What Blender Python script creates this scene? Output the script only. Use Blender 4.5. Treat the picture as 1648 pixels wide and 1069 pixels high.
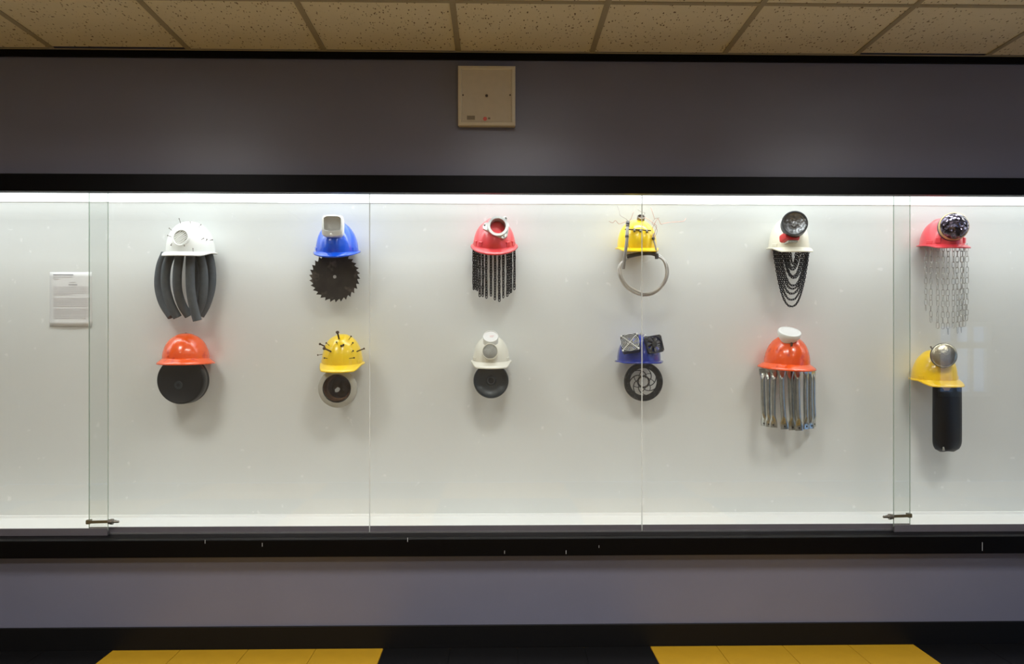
import bpy, math, random
from mathutils import Vector, Matrix
from mathutils.bvhtree import BVHTree

random.seed(7)
for o in list(bpy.data.objects):
    bpy.data.objects.remove(o)
SC = bpy.context.scene
COL = SC.collection
PI = math.pi

# ------------------------------------------------------------------ camera
F = 1300.0            # focal length in pixels of the 1648 wide frame
CAMY = -3.7           # camera distance to the painted wall (wall face is Y = 0)
CAMZ = 1.34
YAW = math.radians(1.2)
HORIZON = 570.0
cd = bpy.data.cameras.new('camera')
cam = bpy.data.objects.new('camera', cd)
COL.objects.link(cam)
cam.location = (0, CAMY, CAMZ)
cam.rotation_euler = (PI / 2, 0, -YAW)
cd.sensor_fit = 'HORIZONTAL'
cd.sensor_width = 36.0
cd.lens = 36.0 * F / 1648.0
cd.shift_y = (HORIZON - 534.5) / 1648.0
cd.clip_start = 0.05
SC.camera = cam

# ------------------------------------------------------------------ world and exposure
w = bpy.data.worlds.new('world')
SC.world = w
w.use_nodes = True
bg = w.node_tree.nodes['Background']
bg.inputs[0].default_value = (0.36, 0.56, 1.0, 1)
bg.inputs[1].default_value = 1.5
SC.view_settings.view_transform = 'Standard'
SC.view_settings.look = 'None'
SC.view_settings.gamma = 1.0
SC.view_settings.use_curve_mapping = False
SC.view_settings.exposure = 0.0

CASE_LIGHT = 15.0      # watts of the strip light in the top of the case
ROOM_LIGHT = 33.0     # watts of each ceiling light

# ------------------------------------------------------------------ layout numbers
FLOOR, CEIL = 0.0, 2.718
BW = 0.38             # Y of the case's back panel
CASE_TOP = CAMZ + 0.769
CASE_FLOOR = CAMZ - 0.816
GF, GR = 0.055, 0.080  # glass planes: outer panes, inner panes
FWD = Vector((math.sin(YAW), math.cos(YAW), 0))
RGT = Vector((math.cos(YAW), -math.sin(YAW), 0))
CAM = Vector((0, CAMY, CAMZ))


def ray(x, y):
    return FWD + RGT * ((x - 824.0) / F) + Vector((0, 0, (HORIZON - y) / F))


def at(x, y, Y):
    """point of the plane Y at a photo pixel"""
    r = ray(x, y)
    return CAM + r * ((Y - CAMY) / r.y)


def P(x, y, d):
    """point d metres in front of the case's back panel"""
    return at(x, y, BW - d)


def mpp(d):
    return (BW - d - CAMY) / F


# ------------------------------------------------------------------ materials
def lin(c):
    out = []
    for v in c:
        v /= 255.0
        out.append(v / 12.92 if v <= 0.04045 else ((v + 0.055) / 1.055) ** 2.4)
    return (*out, 1.0)


MATS = {}


def mat(name, rgb, rough=0.5, metal=0.0, var=0.06, vscale=30.0, bump=0.0, bscale=200.0, coat=0.0, spec=0.5, detail=3.0):
    m = bpy.data.materials.new(name)
    m.use_nodes = True
    nt = m.node_tree
    b = nt.nodes['Principled BSDF']
    tc = nt.nodes.new('ShaderNodeTexCoord')
    nz = nt.nodes.new('ShaderNodeTexNoise')
    nz.inputs['Scale'].default_value = vscale
    nz.inputs['Detail'].default_value = detail
    nt.links.new(tc.outputs['Object'], nz.inputs['Vector'])
    mx = nt.nodes.new('ShaderNodeMix')
    mx.data_type = 'RGBA'
    c = lin(rgb)
    mx.inputs[6].default_value = tuple(max(0, v * (1 - var * 2)) for v in c[:3]) + (1,)
    mx.inputs[7].default_value = tuple(min(1, v * (1 + var * 2)) for v in c[:3]) + (1,)
    nt.links.new(nz.outputs['Fac'], mx.inputs[0])
    nt.links.new(mx.outputs[2], b.inputs['Base Color'])
    b.inputs['Roughness'].default_value = rough
    b.inputs['Metallic'].default_value = metal
    b.inputs['Specular IOR Level'].default_value = spec
    b.inputs['Coat Weight'].default_value = coat
    b.inputs['Coat Roughness'].default_value = 0.08
    if bump > 0:
        n2 = nt.nodes.new('ShaderNodeTexNoise')
        n2.inputs['Scale'].default_value = bscale
        n2.inputs['Detail'].default_value = 4
        nt.links.new(tc.outputs['Object'], n2.inputs['Vector'])
        bp = nt.nodes.new('ShaderNodeBump')
        bp.inputs['Strength'].default_value = bump
        bp.inputs['Distance'].default_value = 0.004
        nt.links.new(n2.outputs['Fac'], bp.inputs['Height'])
        nt.links.new(bp.outputs['Normal'], b.inputs['Normal'])
    MATS[name] = m
    return m


def nodes_of(name):
    nt = MATS[name].node_tree
    return nt, nt.nodes['Principled BSDF']


mat('purple_paint', (106, 107, 123), 0.34, var=0.03, vscale=3, bump=0.06, bscale=160, spec=0.5)
mat('black_paint', (4, 4, 6), 0.4, var=0.1, vscale=8, bump=0.05, bscale=40, spec=0.12)
mat('black_vinyl', (8, 8, 9), 0.45, var=0.1, vscale=6, spec=0.25)
mat('grey_wall', (168, 164, 158), 0.7, var=0.03, vscale=3)
mat('case_white', (226, 227, 224), 0.55, var=0.012, vscale=6, bump=0.12, bscale=28, spec=0.3)
mat('case_gloss', (246, 246, 244), 0.35, var=0.01, vscale=5)
mat('tile_yellow', (174, 134, 27), 0.4, var=0.05, vscale=14, bump=0.03, bscale=60)
mat('tile_black', (9, 9, 10), 0.35, var=0.15, vscale=14, bump=0.03, bscale=60)
mat('runner', (158, 148, 122), 0.5, var=0.03)
mat('plenum', (10, 9, 8), 0.9)
mat('speaker_frame', (204, 196, 174), 0.38, var=0.02)
mat('speaker_panel', (192, 182, 160), 0.6, var=0.04, bump=0.25, bscale=900)
mat('speaker_dot', (70, 60, 54), 0.7)
mat('sticker_grey', (130, 120, 100), 0.6)
mat('sticker_red', (200, 90, 80), 0.5)
mat('faded_red', (226, 186, 180), 0.6)
mat('screw_dark', (60, 54, 48), 0.4, 0.6)
mat('dark_track', (94, 90, 94), 0.45, 0.0, var=0.05)
mat('aluminium', (186, 186, 188), 0.3, 0.9, var=0.04)
mat('lock_metal', (150, 146, 138), 0.28, 0.9, var=0.1)
mat('brass_dull', (116, 114, 104), 0.38, 0.8, var=0.1)
mat('paper', (228, 226, 224), 0.7, var=0.01)
mat('ink', (150, 146, 152), 0.8)
mat('ink_pale', (206, 202, 204), 0.8)
mat('scuff', (176, 178, 180), 0.7)
# sculptures
mat('hat_white', (238, 238, 234), 0.3, var=0.015, coat=0.3)
mat('hat_cream', (234, 228, 208), 0.3, var=0.02, coat=0.3)
mat('hat_ivory', (228, 224, 210), 0.35, var=0.02, coat=0.2)
mat('hat_orange', (255, 90, 8), 0.25, var=0.04, coat=0.5, bump=0.05, bscale=60)
mat('hat_blue', (4, 88, 226), 0.22, var=0.05, coat=0.6)
mat('hat_navy', (4, 40, 150), 0.25, var=0.08, coat=0.5)
mat('hat_red', (230, 70, 76), 0.3, var=0.04, coat=0.4)
mat('hat_pinkred', (226, 66, 76), 0.3, var=0.04, coat=0.4)
mat('hat_yellow', (255, 212, 4), 0.28, var=0.02, coat=0.4)
mat('hat_amber', (253, 206, 6), 0.28, var=0.03, coat=0.4)
mat('foam', (82, 86, 90), 0.85, var=0.12, vscale=60, bump=0.5, bscale=420)
mat('foam_hole', (24, 24, 26), 0.9)
mat('lamp_white', (234, 234, 230), 0.35, var=0.02)
mat('lamp_grey', (178, 176, 168), 0.5, var=0.06)
mat('nail', (120, 112, 104), 0.4, 0.8, var=0.1)
mat('rusty_bolt', (74, 54, 36), 0.55, 0.6, var=0.3, vscale=120)
mat('saw_steel', (58, 53, 49), 0.42, 0.75, var=0.35, vscale=22, bump=0.1, bscale=120)
mat('dark_chain', (50, 50, 54), 0.4, 0.6, var=0.2, vscale=90)
mat('black_chain', (44, 44, 48), 0.42, 0.7, var=0.2, vscale=90)
mat('silver_chain', (176, 174, 168), 0.32, 0.6, var=0.1, vscale=90)
mat('silver', (204, 206, 204), 0.3, 0.7, var=0.06, bump=0.05, bscale=60)
mat('pipe_steel', (190, 190, 184), 0.2, 1.0, var=0.14, vscale=40, bump=0.06, bscale=70)
mat('conduit', (204, 200, 194), 0.38, 0.3, var=0.08)
mat('cable_grey', (150, 146, 142), 0.6, var=0.05)
mat('dark_grey', (84, 80, 80), 0.5, 0.3, var=0.1)
mat('copper_wire', (196, 140, 124), 0.4, 0.4, var=0.1)
mat('grey_wire', (150, 138, 132), 0.5, 0.2)
mat('rubber', (11, 11, 12), 0.4, var=0.2, vscale=25, bump=0.08, bscale=120, spec=0.3)
mat('rubber_blue', (24, 33, 38), 0.42, var=0.2, vscale=25, bump=0.08, bscale=120)
mat('rubber_line', (84, 90, 92), 0.5)
mat('black_plastic', (22, 22, 24), 0.4, var=0.15)
mat('fan_blade', (92, 92, 96), 0.35, var=0.05)
mat('torch_rim', (72, 74, 78), 0.35, 0.3, var=0.05)
mat('torch_red', (206, 42, 42), 0.35, var=0.05)
mat('rotor_black', (46, 47, 48), 0.5, 0.5, var=0.3, vscale=60, bump=0.2, bscale=160)
mat('rotor_spoke', (70, 70, 72), 0.4, 0.7, var=0.1)
mat('concrete', (176, 172, 160), 0.7, var=0.08, vscale=40, bump=0.15, bscale=120)
mat('rust_pipe', (96, 66, 40), 0.7, 0.2, var=0.4, vscale=40, bump=0.2, bscale=90)
mat('tan', (196, 170, 120), 0.4, 0.3, var=0.08)
mat('label_beige', (186, 160, 130), 0.6)


def add_wear_or_reflection(name, rgb, scale, lo, hi, rough=None):
    """blotches of another colour with edges of their own"""
    nt, b = nodes_of(name)
    src = b.inputs['Base Color'].links[0].from_socket
    tc = nt.nodes.new('ShaderNodeTexCoord')
    nz = nt.nodes.new('ShaderNodeTexNoise')
    nz.inputs['Scale'].default_value = scale
    nz.inputs['Detail'].default_value = 5
    nt.links.new(tc.outputs['Object'], nz.inputs['Vector'])
    mr = nt.nodes.new('ShaderNodeMapRange')
    mr.inputs[1].default_value = lo
    mr.inputs[2].default_value = hi
    nt.links.new(nz.outputs['Fac'], mr.inputs[0])
    mx = nt.nodes.new('ShaderNodeMix')
    mx.data_type = 'RGBA'
    mx.inputs[7].default_value = lin(rgb)
    nt.links.new(mr.outputs[0], mx.inputs[0])
    nt.links.new(src, mx.inputs[6])
    nt.links.new(mx.outputs[2], b.inputs['Base Color'])


add_wear_or_reflection('saw_steel', (104, 96, 88), 14, 0.56, 0.64)
add_wear_or_reflection('case_white', (238, 238, 236), 26, 0.69, 0.72)
add_wear_or_reflection('hat_orange', (222, 64, 8), 30, 0.58, 0.66)
add_wear_or_reflection('rotor_black', (78, 78, 78), 60, 0.58, 0.62)


def fissures():
    m = mat('ceiling_tile', (217, 209, 184), 0.85, var=0.04, vscale=4)
    nt, b = nodes_of('ceiling_tile')
    src = b.inputs['Base Color'].links[0].from_socket
    g = nt.nodes.new('ShaderNodeNewGeometry')
    mp = nt.nodes.new('ShaderNodeMapping')
    mp.inputs['Scale'].default_value = (95, 36, 40)
    nt.links.new(g.outputs['Position'], mp.inputs['Vector'])
    v = nt.nodes.new('ShaderNodeTexVoronoi')
    v.inputs['Scale'].default_value = 1.0
    nt.links.new(mp.outputs['Vector'], v.inputs['Vector'])
    nz = nt.nodes.new('ShaderNodeTexNoise')
    nz.inputs['Scale'].default_value = 55
    nt.links.new(g.outputs['Position'], nz.inputs['Vector'])
    ad = nt.nodes.new('ShaderNodeMath')
    ad.operation = 'MULTIPLY_ADD'
    ad.inputs[1].default_value = 0.9
    nt.links.new(nz.outputs['Fac'], ad.inputs[0])
    nt.links.new(v.outputs['Distance'], ad.inputs[2])
    mr = nt.nodes.new('ShaderNodeMapRange')
    mr.inputs[1].default_value = 0.56
    mr.inputs[2].default_value = 0.66
    nt.links.new(ad.outputs[0], mr.inputs[0])
    mx = nt.nodes.new('ShaderNodeMix')
    mx.data_type = 'RGBA'
    mx.inputs[6].default_value = lin((112, 92, 66))
    nt.links.new(mr.outputs[0], mx.inputs[0])
    nt.links.new(src, mx.inputs[7])
    nt.links.new(mx.outputs[2], b.inputs['Base Color'])
    bp = nt.nodes.new('ShaderNodeBump')
    bp.inputs['Strength'].default_value = 0.7
    bp.inputs['Distance'].default_value = 0.003
    nt.links.new(mr.outputs[0], bp.inputs['Height'])
    nt.links.new(bp.outputs['Normal'], b.inputs['Normal'])


fissures()


def faceted(name, rgb, rough, scale, strength, metal=0.9, kind='VORONOI'):
    mat(name, rgb, rough, metal, var=0.15, vscale=40)
    nt, b = nodes_of(name)
    tc = nt.nodes.new('ShaderNodeTexCoord')
    v = nt.nodes.new('ShaderNodeTexVoronoi' if kind == 'VORONOI' else 'ShaderNodeTexNoise')
    v.inputs['Scale'].default_value = scale
    nt.links.new(tc.outputs['Object'], v.inputs['Vector'])
    bp = nt.nodes.new('ShaderNodeBump')
    bp.inputs['Strength'].default_value = strength
    bp.inputs['Distance'].default_value = 0.01
    nt.links.new(v.outputs[0], bp.inputs['Height'])
    nt.links.new(bp.outputs['Normal'], b.inputs['Normal'])


faceted('ball_lens', (120, 112, 132), 0.1, 60, 0.8, 0.8)
faceted('torch_lens', (176, 178, 182), 0.16, 70, 0.5, 0.6)
faceted('grey_lens', (146, 146, 140), 0.3, 300, 0.3, 0.5, 'NOISE')
faceted('brushed', (176, 168, 148), 0.3, 90, 0.15, 0.95, 'NOISE')
add_wear_or_reflection('ball_lens', (40, 32, 40), 38, 0.5, 0.56)  # dark patches imitate reflections in the glass ball, painted into its colour


def glass(name, tint):
    m = bpy.data.materials.new(name)
    m.use_nodes = True
    nt = m.node_tree
    nt.nodes.clear()
    out = nt.nodes.new('ShaderNodeOutputMaterial')
    tr = nt.nodes.new('ShaderNodeBsdfTransparent')
    tr.inputs[0].default_value = tint
    gl = nt.nodes.new('ShaderNodeBsdfGlossy')
    gl.inputs['Roughness'].default_value = 0.0
    lw = nt.nodes.new('ShaderNodeLayerWeight')
    lw.inputs[0].default_value = 0.5
    pw = nt.nodes.new('ShaderNodeMath')
    pw.operation = 'POWER'
    pw.inputs[1].default_value = 5
    nt.links.new(lw.outputs['Facing'], pw.inputs[0])
    ma = nt.nodes.new('ShaderNodeMath')
    ma.operation = 'MULTIPLY_ADD'
    ma.inputs[1].default_value = 0.96
    ma.inputs[2].default_value = 0.04
    nt.links.new(pw.outputs[0], ma.inputs[0])
    mx = nt.nodes.new('ShaderNodeMixShader')
    nt.links.new(ma.outputs[0], mx.inputs[0])
    nt.links.new(tr.outputs[0], mx.inputs[1])
    nt.links.new(gl.outputs[0], mx.inputs[2])
    nt.links.new(mx.outputs[0], out.inputs[0])
    MATS[name] = m


glass('pane_glass', (0.972, 0.984, 0.976, 1))
glass('clear_plastic', (0.97, 0.97, 0.97, 1))
def edge_glass(name, rgb, tint, fac):
    mat(name, rgb, 0.25, var=0.03, vscale=20)
    nt, b = nodes_of(name)
    out = [n for n in nt.nodes if n.type == 'OUTPUT_MATERIAL'][0]
    tr = nt.nodes.new('ShaderNodeBsdfTransparent')
    tr.inputs[0].default_value = tint
    mx = nt.nodes.new('ShaderNodeMixShader')
    mx.inputs[0].default_value = fac
    nt.links.new(tr.outputs[0], mx.inputs[1])
    nt.links.new(b.outputs[0], mx.inputs[2])
    nt.links.new(mx.outputs[0], out.inputs[0])


edge_glass('glass_edge', (190, 204, 194), (0.78, 0.84, 0.79, 1), 0.45)
edge_glass('seal', (236, 240, 236), (0.95, 0.96, 0.95, 1), 0.6)


def emitter(name, rgb, strength):
    m = bpy.data.materials.new(name)
    m.use_nodes = True
    nt = m.node_tree
    nt.nodes.clear()
    out = nt.nodes.new('ShaderNodeOutputMaterial')
    e = nt.nodes.new('ShaderNodeEmission')
    e.inputs[0].default_value = rgb
    e.inputs[1].default_value = strength
    nt.links.new(e.outputs[0], out.inputs[0])
    MATS[name] = m


emitter('case_tube', (0.94, 0.985, 1.0, 1), 3.0)
emitter('case_diffuser', (0.94, 0.985, 1.0, 1), 2.6)


# ------------------------------------------------------------------ mesh builder
class MB:
    def __init__(self):
        self.v = []
        self.f = []

    def add(self, vs, fs):
        n = len(self.v)
        self.v += [Vector(p) for p in vs]
        self.f += [tuple(i + n for i in f) for f in fs]
        return self

    def box(self, x0, x1, y0, y1, z0, z1, M=None):
        vs = [Vector((x, y, z)) for z in (z0, z1) for y in (y0, y1) for x in (x0, x1)]
        if M:
            vs = [M @ p for p in vs]
        return self.add(vs, [(0, 2, 3, 1), (4, 5, 7, 6), (0, 1, 5, 4), (2, 6, 7, 3), (0, 4, 6, 2), (1, 3, 7, 5)])

    def loft(self, rings, cap0=True, cap1=True, closed=True):
        n = len(rings[0])
        vs = [p for r in rings for p in r]
        fs = []
        m = n if closed else n - 1
        for i in range(len(rings) - 1):
            for j in range(m):
                k = (j + 1) % n
                fs.append((i * n + j, i * n + k, (i + 1) * n + k, (i + 1) * n + j))
        if cap0:
            fs.append(tuple(reversed(range(n))))
        if cap1:
            fs.append(tuple((len(rings) - 1) * n + j for j in range(n)))
        return self.add(vs, fs)

    def lathe(self, M, prof, seg=32, cap0=True, cap1=True):
        """prof: (radius, z) along M's z axis"""
        rings = [[M @ Vector((r * math.cos(2 * PI * j / seg), r * math.sin(2 * PI * j / seg), z)) for j in range(seg)] for r, z in prof]
        return self.loft(rings, cap0, cap1)

    def tube(self, pts, r, seg=8, caps=True):
        """r: radius or list of radii"""
        n = len(pts)
        rs = r if isinstance(r, (list, tuple)) else [r] * n
        t0 = (pts[1] - pts[0]).normalized()
        ref = Vector((0, 0, 1)) if abs(t0.z) < 0.9 else Vector((1, 0, 0))
        nrm = t0.cross(ref).normalized()
        rings = []
        for i in range(n):
            t = (pts[min(i + 1, n - 1)] - pts[max(i - 1, 0)]).normalized()
            nrm = (nrm - t * nrm.dot(t)).normalized()
            b = t.cross(nrm)
            rings.append([pts[i] + (nrm * math.cos(2 * PI * j / seg) + b * math.sin(2 * PI * j / seg)) * rs[i] for j in range(seg)])
        return self.loft(rings, caps, caps)

    def ring_tube(self, M, R, r, seg=32, rs=6):
        vs, fs = [], []
        for i in range(seg):
            a = 2 * PI * i / seg
            for j in range(rs):
                b = 2 * PI * j / rs
                vs.append(M @ Vector(((R + r * math.cos(b)) * math.cos(a), (R + r * math.cos(b)) * math.sin(a), r * math.sin(b))))
        for i in range(seg):
            for j in range(rs):
                i2, j2 = (i + 1) % seg, (j + 1) % rs
                fs.append((i * rs + j, i2 * rs + j, i2 * rs + j2, i * rs + j2))
        return self.add(vs, fs)

    def build(self, name, m, parent=None, smooth=True, origin=None, bevel=0.0, solid=0.0):
        me = bpy.data.meshes.new(name)
        org = Vector(origin) if origin is not None else (ROOT.get(parent, Vector((0, 0, 0))) if parent else Vector((0, 0, 0)))
        me.from_pydata([tuple(p - org) for p in self.v], [], self.f)
        me.materials.append(MATS[m])
        o = bpy.data.objects.new(name, me)
        COL.objects.link(o)
        if parent:
            o.parent = parent
            o.location = org - ROOT.get(parent, Vector((0, 0, 0)))
        else:
            o.location = org
        ROOT[o] = org
        if smooth:
            for p in me.polygons:
                p.use_smooth = True
            me.set_sharp_from_angle(angle=math.radians(38))
        if solid:
            sm = o.modifiers.new('thickness', 'SOLIDIFY')
            sm.thickness = solid
            sm.offset = -1
        if bevel:
            bm = o.modifiers.new('bevel', 'BEVEL')
            bm.width = bevel
            bm.segments = 2
            bm.limit_method = 'ANGLE'
        return o


ROOT = {}


def empty(name, loc):
    o = bpy.data.objects.new(name, None)
    o.empty_display_size = 0.05
    COL.objects.link(o)
    o.location = loc
    ROOT[o] = Vector(loc)
    return o


def tag(o, label=None, cat=None, group=None, kind=None):
    if label:
        o['label'] = label
    if cat:
        o['category'] = cat
    if group:
        o['group'] = group
    if kind:
        o['kind'] = kind
    return o


def boxo(name, m, b, parent=None, bevel=0.0, origin=None):
    return MB().box(*b).build(name, m, parent, smooth=False, bevel=bevel, origin=origin)


def facing(p, yaw=0.0, pitch=0.0, roll=0.0):
    """matrix whose z axis points out of the case, x right, y up (degrees)"""
    a, b, c = (math.radians(v) for v in (yaw, pitch, roll))
    z = Vector((math.sin(a) * math.cos(b), -math.cos(a) * math.cos(b), math.sin(b)))
    x = Vector((0, 0, 1)).cross(z).normalized()
    y = z.cross(x)
    x2 = x * math.cos(c) + y * math.sin(c)
    y2 = -x * math.sin(c) + y * math.cos(c)
    M = Matrix((x2, y2, z)).transposed().to_4x4()
    M.translation = p
    return M


def smooth_path(pts, k=6):
    out = []
    n = len(pts)
    for i in range(n - 1):
        p0, p1, p2, p3 = pts[max(i - 1, 0)], pts[i], pts[i + 1], pts[min(i + 2, n - 1)]
        for j in range(k):
            t = j / k
            out.append(0.5 * ((2 * p1) + (p2 - p0) * t + (2 * p0 - 5 * p1 + 4 * p2 - p3) * t * t + (3 * p1 - p0 - 3 * p2 + p3) * t ** 3))
    out.append(pts[-1])
    return out


def sstep(a, b, x):
    t = min(1, max(0, (x - a) / (b - a)))
    return t * t * (3 - 2 * t)


# ================================================================== THE SETTING
XL, XR = -5.0, 5.8          # room ends
YB = -4.6                   # wall behind the camera
CX0, CX1 = -4.2, 4.4        # inside of the case
OPEN_TOP = CAMZ + 0.80
OPEN_BOT = CAMZ - 0.86

# front wall with the opening of the case
mb = MB()
mb.box(XL, XR, 0, 0.06, OPEN_TOP, CEIL + 0.04)
mb.box(XL, XR, 0, 0.06, -0.08, OPEN_BOT)
mb.box(XL, CX0, 0, 0.06, OPEN_BOT, OPEN_TOP)
mb.box(CX1, XR, 0, 0.06, OPEN_BOT, OPEN_TOP)
tag(mb.build('wall_front', 'purple_paint', smooth=False), 'grey purple painted wall around the display case', kind='structure')
tag(boxo('wall_left', 'grey_wall', (XL - 0.1, XL, YB, 0.06, 0, CEIL + 0.04)), kind='structure')
RY0, RY1, RZ1 = -3.9, -0.7, 2.3
mb = MB()
mb.box(XR, XR + 0.1, YB, RY0, 0, CEIL + 0.04)
mb.box(XR, XR + 0.1, RY1, 0.06, 0, CEIL + 0.04)
mb.box(XR, XR + 0.1, RY0, RY1, RZ1, CEIL + 0.04)
tag(mb.build('wall_right', 'grey_wall', smooth=False), kind='structure')
win2 = tag(empty('window_2', (XR + 0.05, (RY0 + RY1) / 2, 0)), kind='structure')
for k in range(5):
    y = RY0 + (RY1 - RY0 - 0.06) * k / 4
    boxo('mullion', 'lamp_grey', (XR + 0.02, XR + 0.08, y, y + 0.06, 0, RZ1), win2)
boxo('window_pane', 'pane_glass', (XR + 0.047, XR + 0.053, RY0, RY1, 0.0, RZ1), win2)
WX0, WX1, WZ0, WZ1 = 4.66, 5.26, 0.89, 1.68
mb = MB()
mb.box(XL, WX0, YB - 0.12, YB, 0, CEIL + 0.04)
mb.box(WX1, XR, YB - 0.12, YB, 0, CEIL + 0.04)
mb.box(WX0, WX1, YB - 0.12, YB, 0, WZ0)
mb.box(WX0, WX1, YB - 0.12, YB, WZ1, CEIL + 0.04)
tag(mb.build('wall_back', 'grey_wall', smooth=False), kind='structure')
win = tag(empty('window_1', ((WX0 + WX1) / 2, YB - 0.06, WZ0)), kind='structure')
mb = MB()
for x in (WX0, WX1 - 0.05):
    mb.box(x, x + 0.05, YB - 0.1, YB - 0.04, WZ0, WZ1)
for z in (WZ0, WZ1 - 0.05):
    mb.box(WX0, WX1, YB - 0.1, YB - 0.04, z, z + 0.05)
mb.build('window_frame', 'lamp_white', win, smooth=False)
for i, x in enumerate((WX0 + 0.19, WX0 + 0.37)):
    boxo('mullion', 'lamp_white', (x, x + 0.04, YB - 0.095, YB - 0.045, WZ0 + 0.05, WZ1 - 0.05), win)
boxo('transom', 'lamp_white', (WX0 + 0.05, WX1 - 0.05, YB - 0.095, YB - 0.045, 1.40, 1.47), win)
boxo('window_pane', 'pane_glass', (WX0 + 0.05, WX1 - 0.05, YB - 0.073, YB - 0.067, WZ0 + 0.05, WZ1 - 0.05), win)

# floor: the slab shows the same blocks of tiles where no single tile is laid
TS = 0.3048
TX0 = -1.728                # left side of a yellow block of four tiles
floor = MB().box(XL, XR, YB, 0.0, -0.08, -0.004).build('floor', 'tile_black', smooth=False)
tag(floor, 'vinyl floor of yellow and black square tiles in blocks', kind='structure')
nt, b = nodes_of('tile_black')
fm = MATS['tile_black'].copy()
MATS['floor_blocks'] = fm
floor.data.materials[0] = fm
nt = fm.node_tree
b = nt.nodes['Principled BSDF']
src = b.inputs['Base Color'].links[0].from_socket
g = nt.nodes.new('ShaderNodeNewGeometry')
mp = nt.nodes.new('ShaderNodeMapping')
mp.inputs['Location'].default_value = (-TX0, 0.012, 0.5)
nt.links.new(g.outputs['Position'], mp.inputs['Vector'])
ck = nt.nodes.new('ShaderNodeTexChecker')
ck.inputs['Scale'].default_value = 1.0 / (4 * TS)
ck.inputs['Color1'].default_value = lin((174, 134, 27))
nt.links.new(mp.outputs['Vector'], ck.inputs['Vector'])
nt.links.new(src, ck.inputs['Color2'])
nt.links.new(ck.outputs['Color'], b.inputs['Base Color'])
tile_me = {}
for nm in ('tile_yellow', 'tile_black'):
    o = MB().box(-TS / 2 + 0.0013, TS / 2 - 0.0013, -TS / 2 + 0.0013, TS / 2 - 0.0013, -0.004, 0.0).build('floor_tile', nm, smooth=False)
    tile_me[nm] = o.data
    bpy.data.objects.remove(o)
for r in range(8):
    for c in range(-9, 21):
        cx = TX0 + (c + 0.5) * TS
        if cx - TS / 2 < XL or cx + TS / 2 > XR:
            continue
        cy = -0.012 - (r + 0.5) * TS
        yel = ((c // 4) % 2 == 0) != ((r // 4) % 2 == 1)
        o = bpy.data.objects.new('floor_tile', tile_me['tile_yellow' if yel else 'tile_black'])
        COL.objects.link(o)
        o.parent = floor
        o.location = (cx, cy, 0)

# baseboard and black strip under the ceiling
bb = boxo('baseboard_front', 'black_vinyl', (XL, XR, -0.011, 0.0, -0.003, 0.102), bevel=0.003)
tag(bb, 'black vinyl baseboard along the foot of the wall', kind='structure')
tr = boxo('trim_1', 'black_paint', (XL, XR, -0.014, 0.0, CEIL - 0.034, CEIL - 0.004))
tag(tr, 'thin black strip where the wall meets the ceiling', kind='structure')

# ceiling: dark void, tiles and metal runners
ceil = tag(boxo('ceiling', 'plenum', (XL, XR, YB, 0.06, CEIL + 0.04, CEIL + 0.1)), 'suspended ceiling of pitted cream tiles in a metal grid', kind='structure')
G = 0.61
GX0 = at(738, 82, 0).x
ROW0 = -0.535
xs = [GX0 + k * G for k in range(-8, 11)]
xs = [XL] + [x for x in xs if XL + 0.05 < x < XR - 0.05] + [XR]
ys = [0.0, ROW0]
while ys[-1] - G > YB + 0.05:
    ys.append(ys[-1] - G)
ys.append(YB)
LAMP_COLS = [k for k in range(len(xs) - 1) if abs((xs[k] - GX0) / (3 * G) - round((xs[k] - GX0) / (3 * G))) < 0.02]
lamp_cells = []
cache = {}
for j in range(len(ys) - 1):
    for i in range(len(xs) - 1):
        x0, x1, y1, y0 = xs[i], xs[i + 1], ys[j], ys[j + 1]
        if j in (2, 5) and i in LAMP_COLS and (abs(xs[i] - GX0) < 3.5 * G or (j == 5 and -6.5 * G < xs[i] - GX0 < 0)):  # extra unseen lamp at the rear left, added to brighten the case
            lamp_cells.append((x0, x1, y0, y1))
            continue
        yy1 = y1 - (0.006 if j else 0.016)
        # two loose tiles that leave a gap at the wall
        if j == 0 and (abs(x0 - (GX0 - 3 * G)) < 0.05 or abs(x0 - (GX0 + 3 * G)) < 0.05):
            yy1 -= 0.016
        sx, sy = round(x1 - x0 - 0.012, 4), round(yy1 - y0 - 0.006, 4)
        if (sx, sy) not in cache:
            o = MB().box(-sx / 2, sx / 2, -sy / 2, sy / 2, 0, 0.016).build('ceiling_tile', 'ceiling_tile', smooth=False)
            cache[(sx, sy)] = o.data
            bpy.data.objects.remove(o)
        o = bpy.data.objects.new('ceiling_tile', cache[(sx, sy)])
        COL.objects.link(o)
        o.parent = ceil
        o.location = ((x0 + x1) / 2, (yy1 + y0 + 0.006) / 2, CEIL + 0.003 + random.uniform(0, 0.0015))
for x in xs[1:-1]:
    MB().box(x - 0.012, x + 0.012, YB, -0.006, CEIL, CEIL + 0.003).build('grid_runner', 'runner', ceil, smooth=False, origin=(x, YB / 2, CEIL))
for y in ys[1:-1]:
    for i in range(len(xs) - 1):
        MB().box(xs[i] + 0.012, xs[i + 1] - 0.012, y - 0.012, y + 0.012, CEIL + 0.0005, CEIL + 0.003).build('grid_runner', 'runner', ceil, smooth=False, origin=((xs[i] + xs[i + 1]) / 2, y, CEIL))
boxo('wall_angle', 'runner', (XL, XR, -0.02, 0.0, CEIL - 0.003, CEIL), ceil, origin=(0, 0, CEIL))

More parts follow.
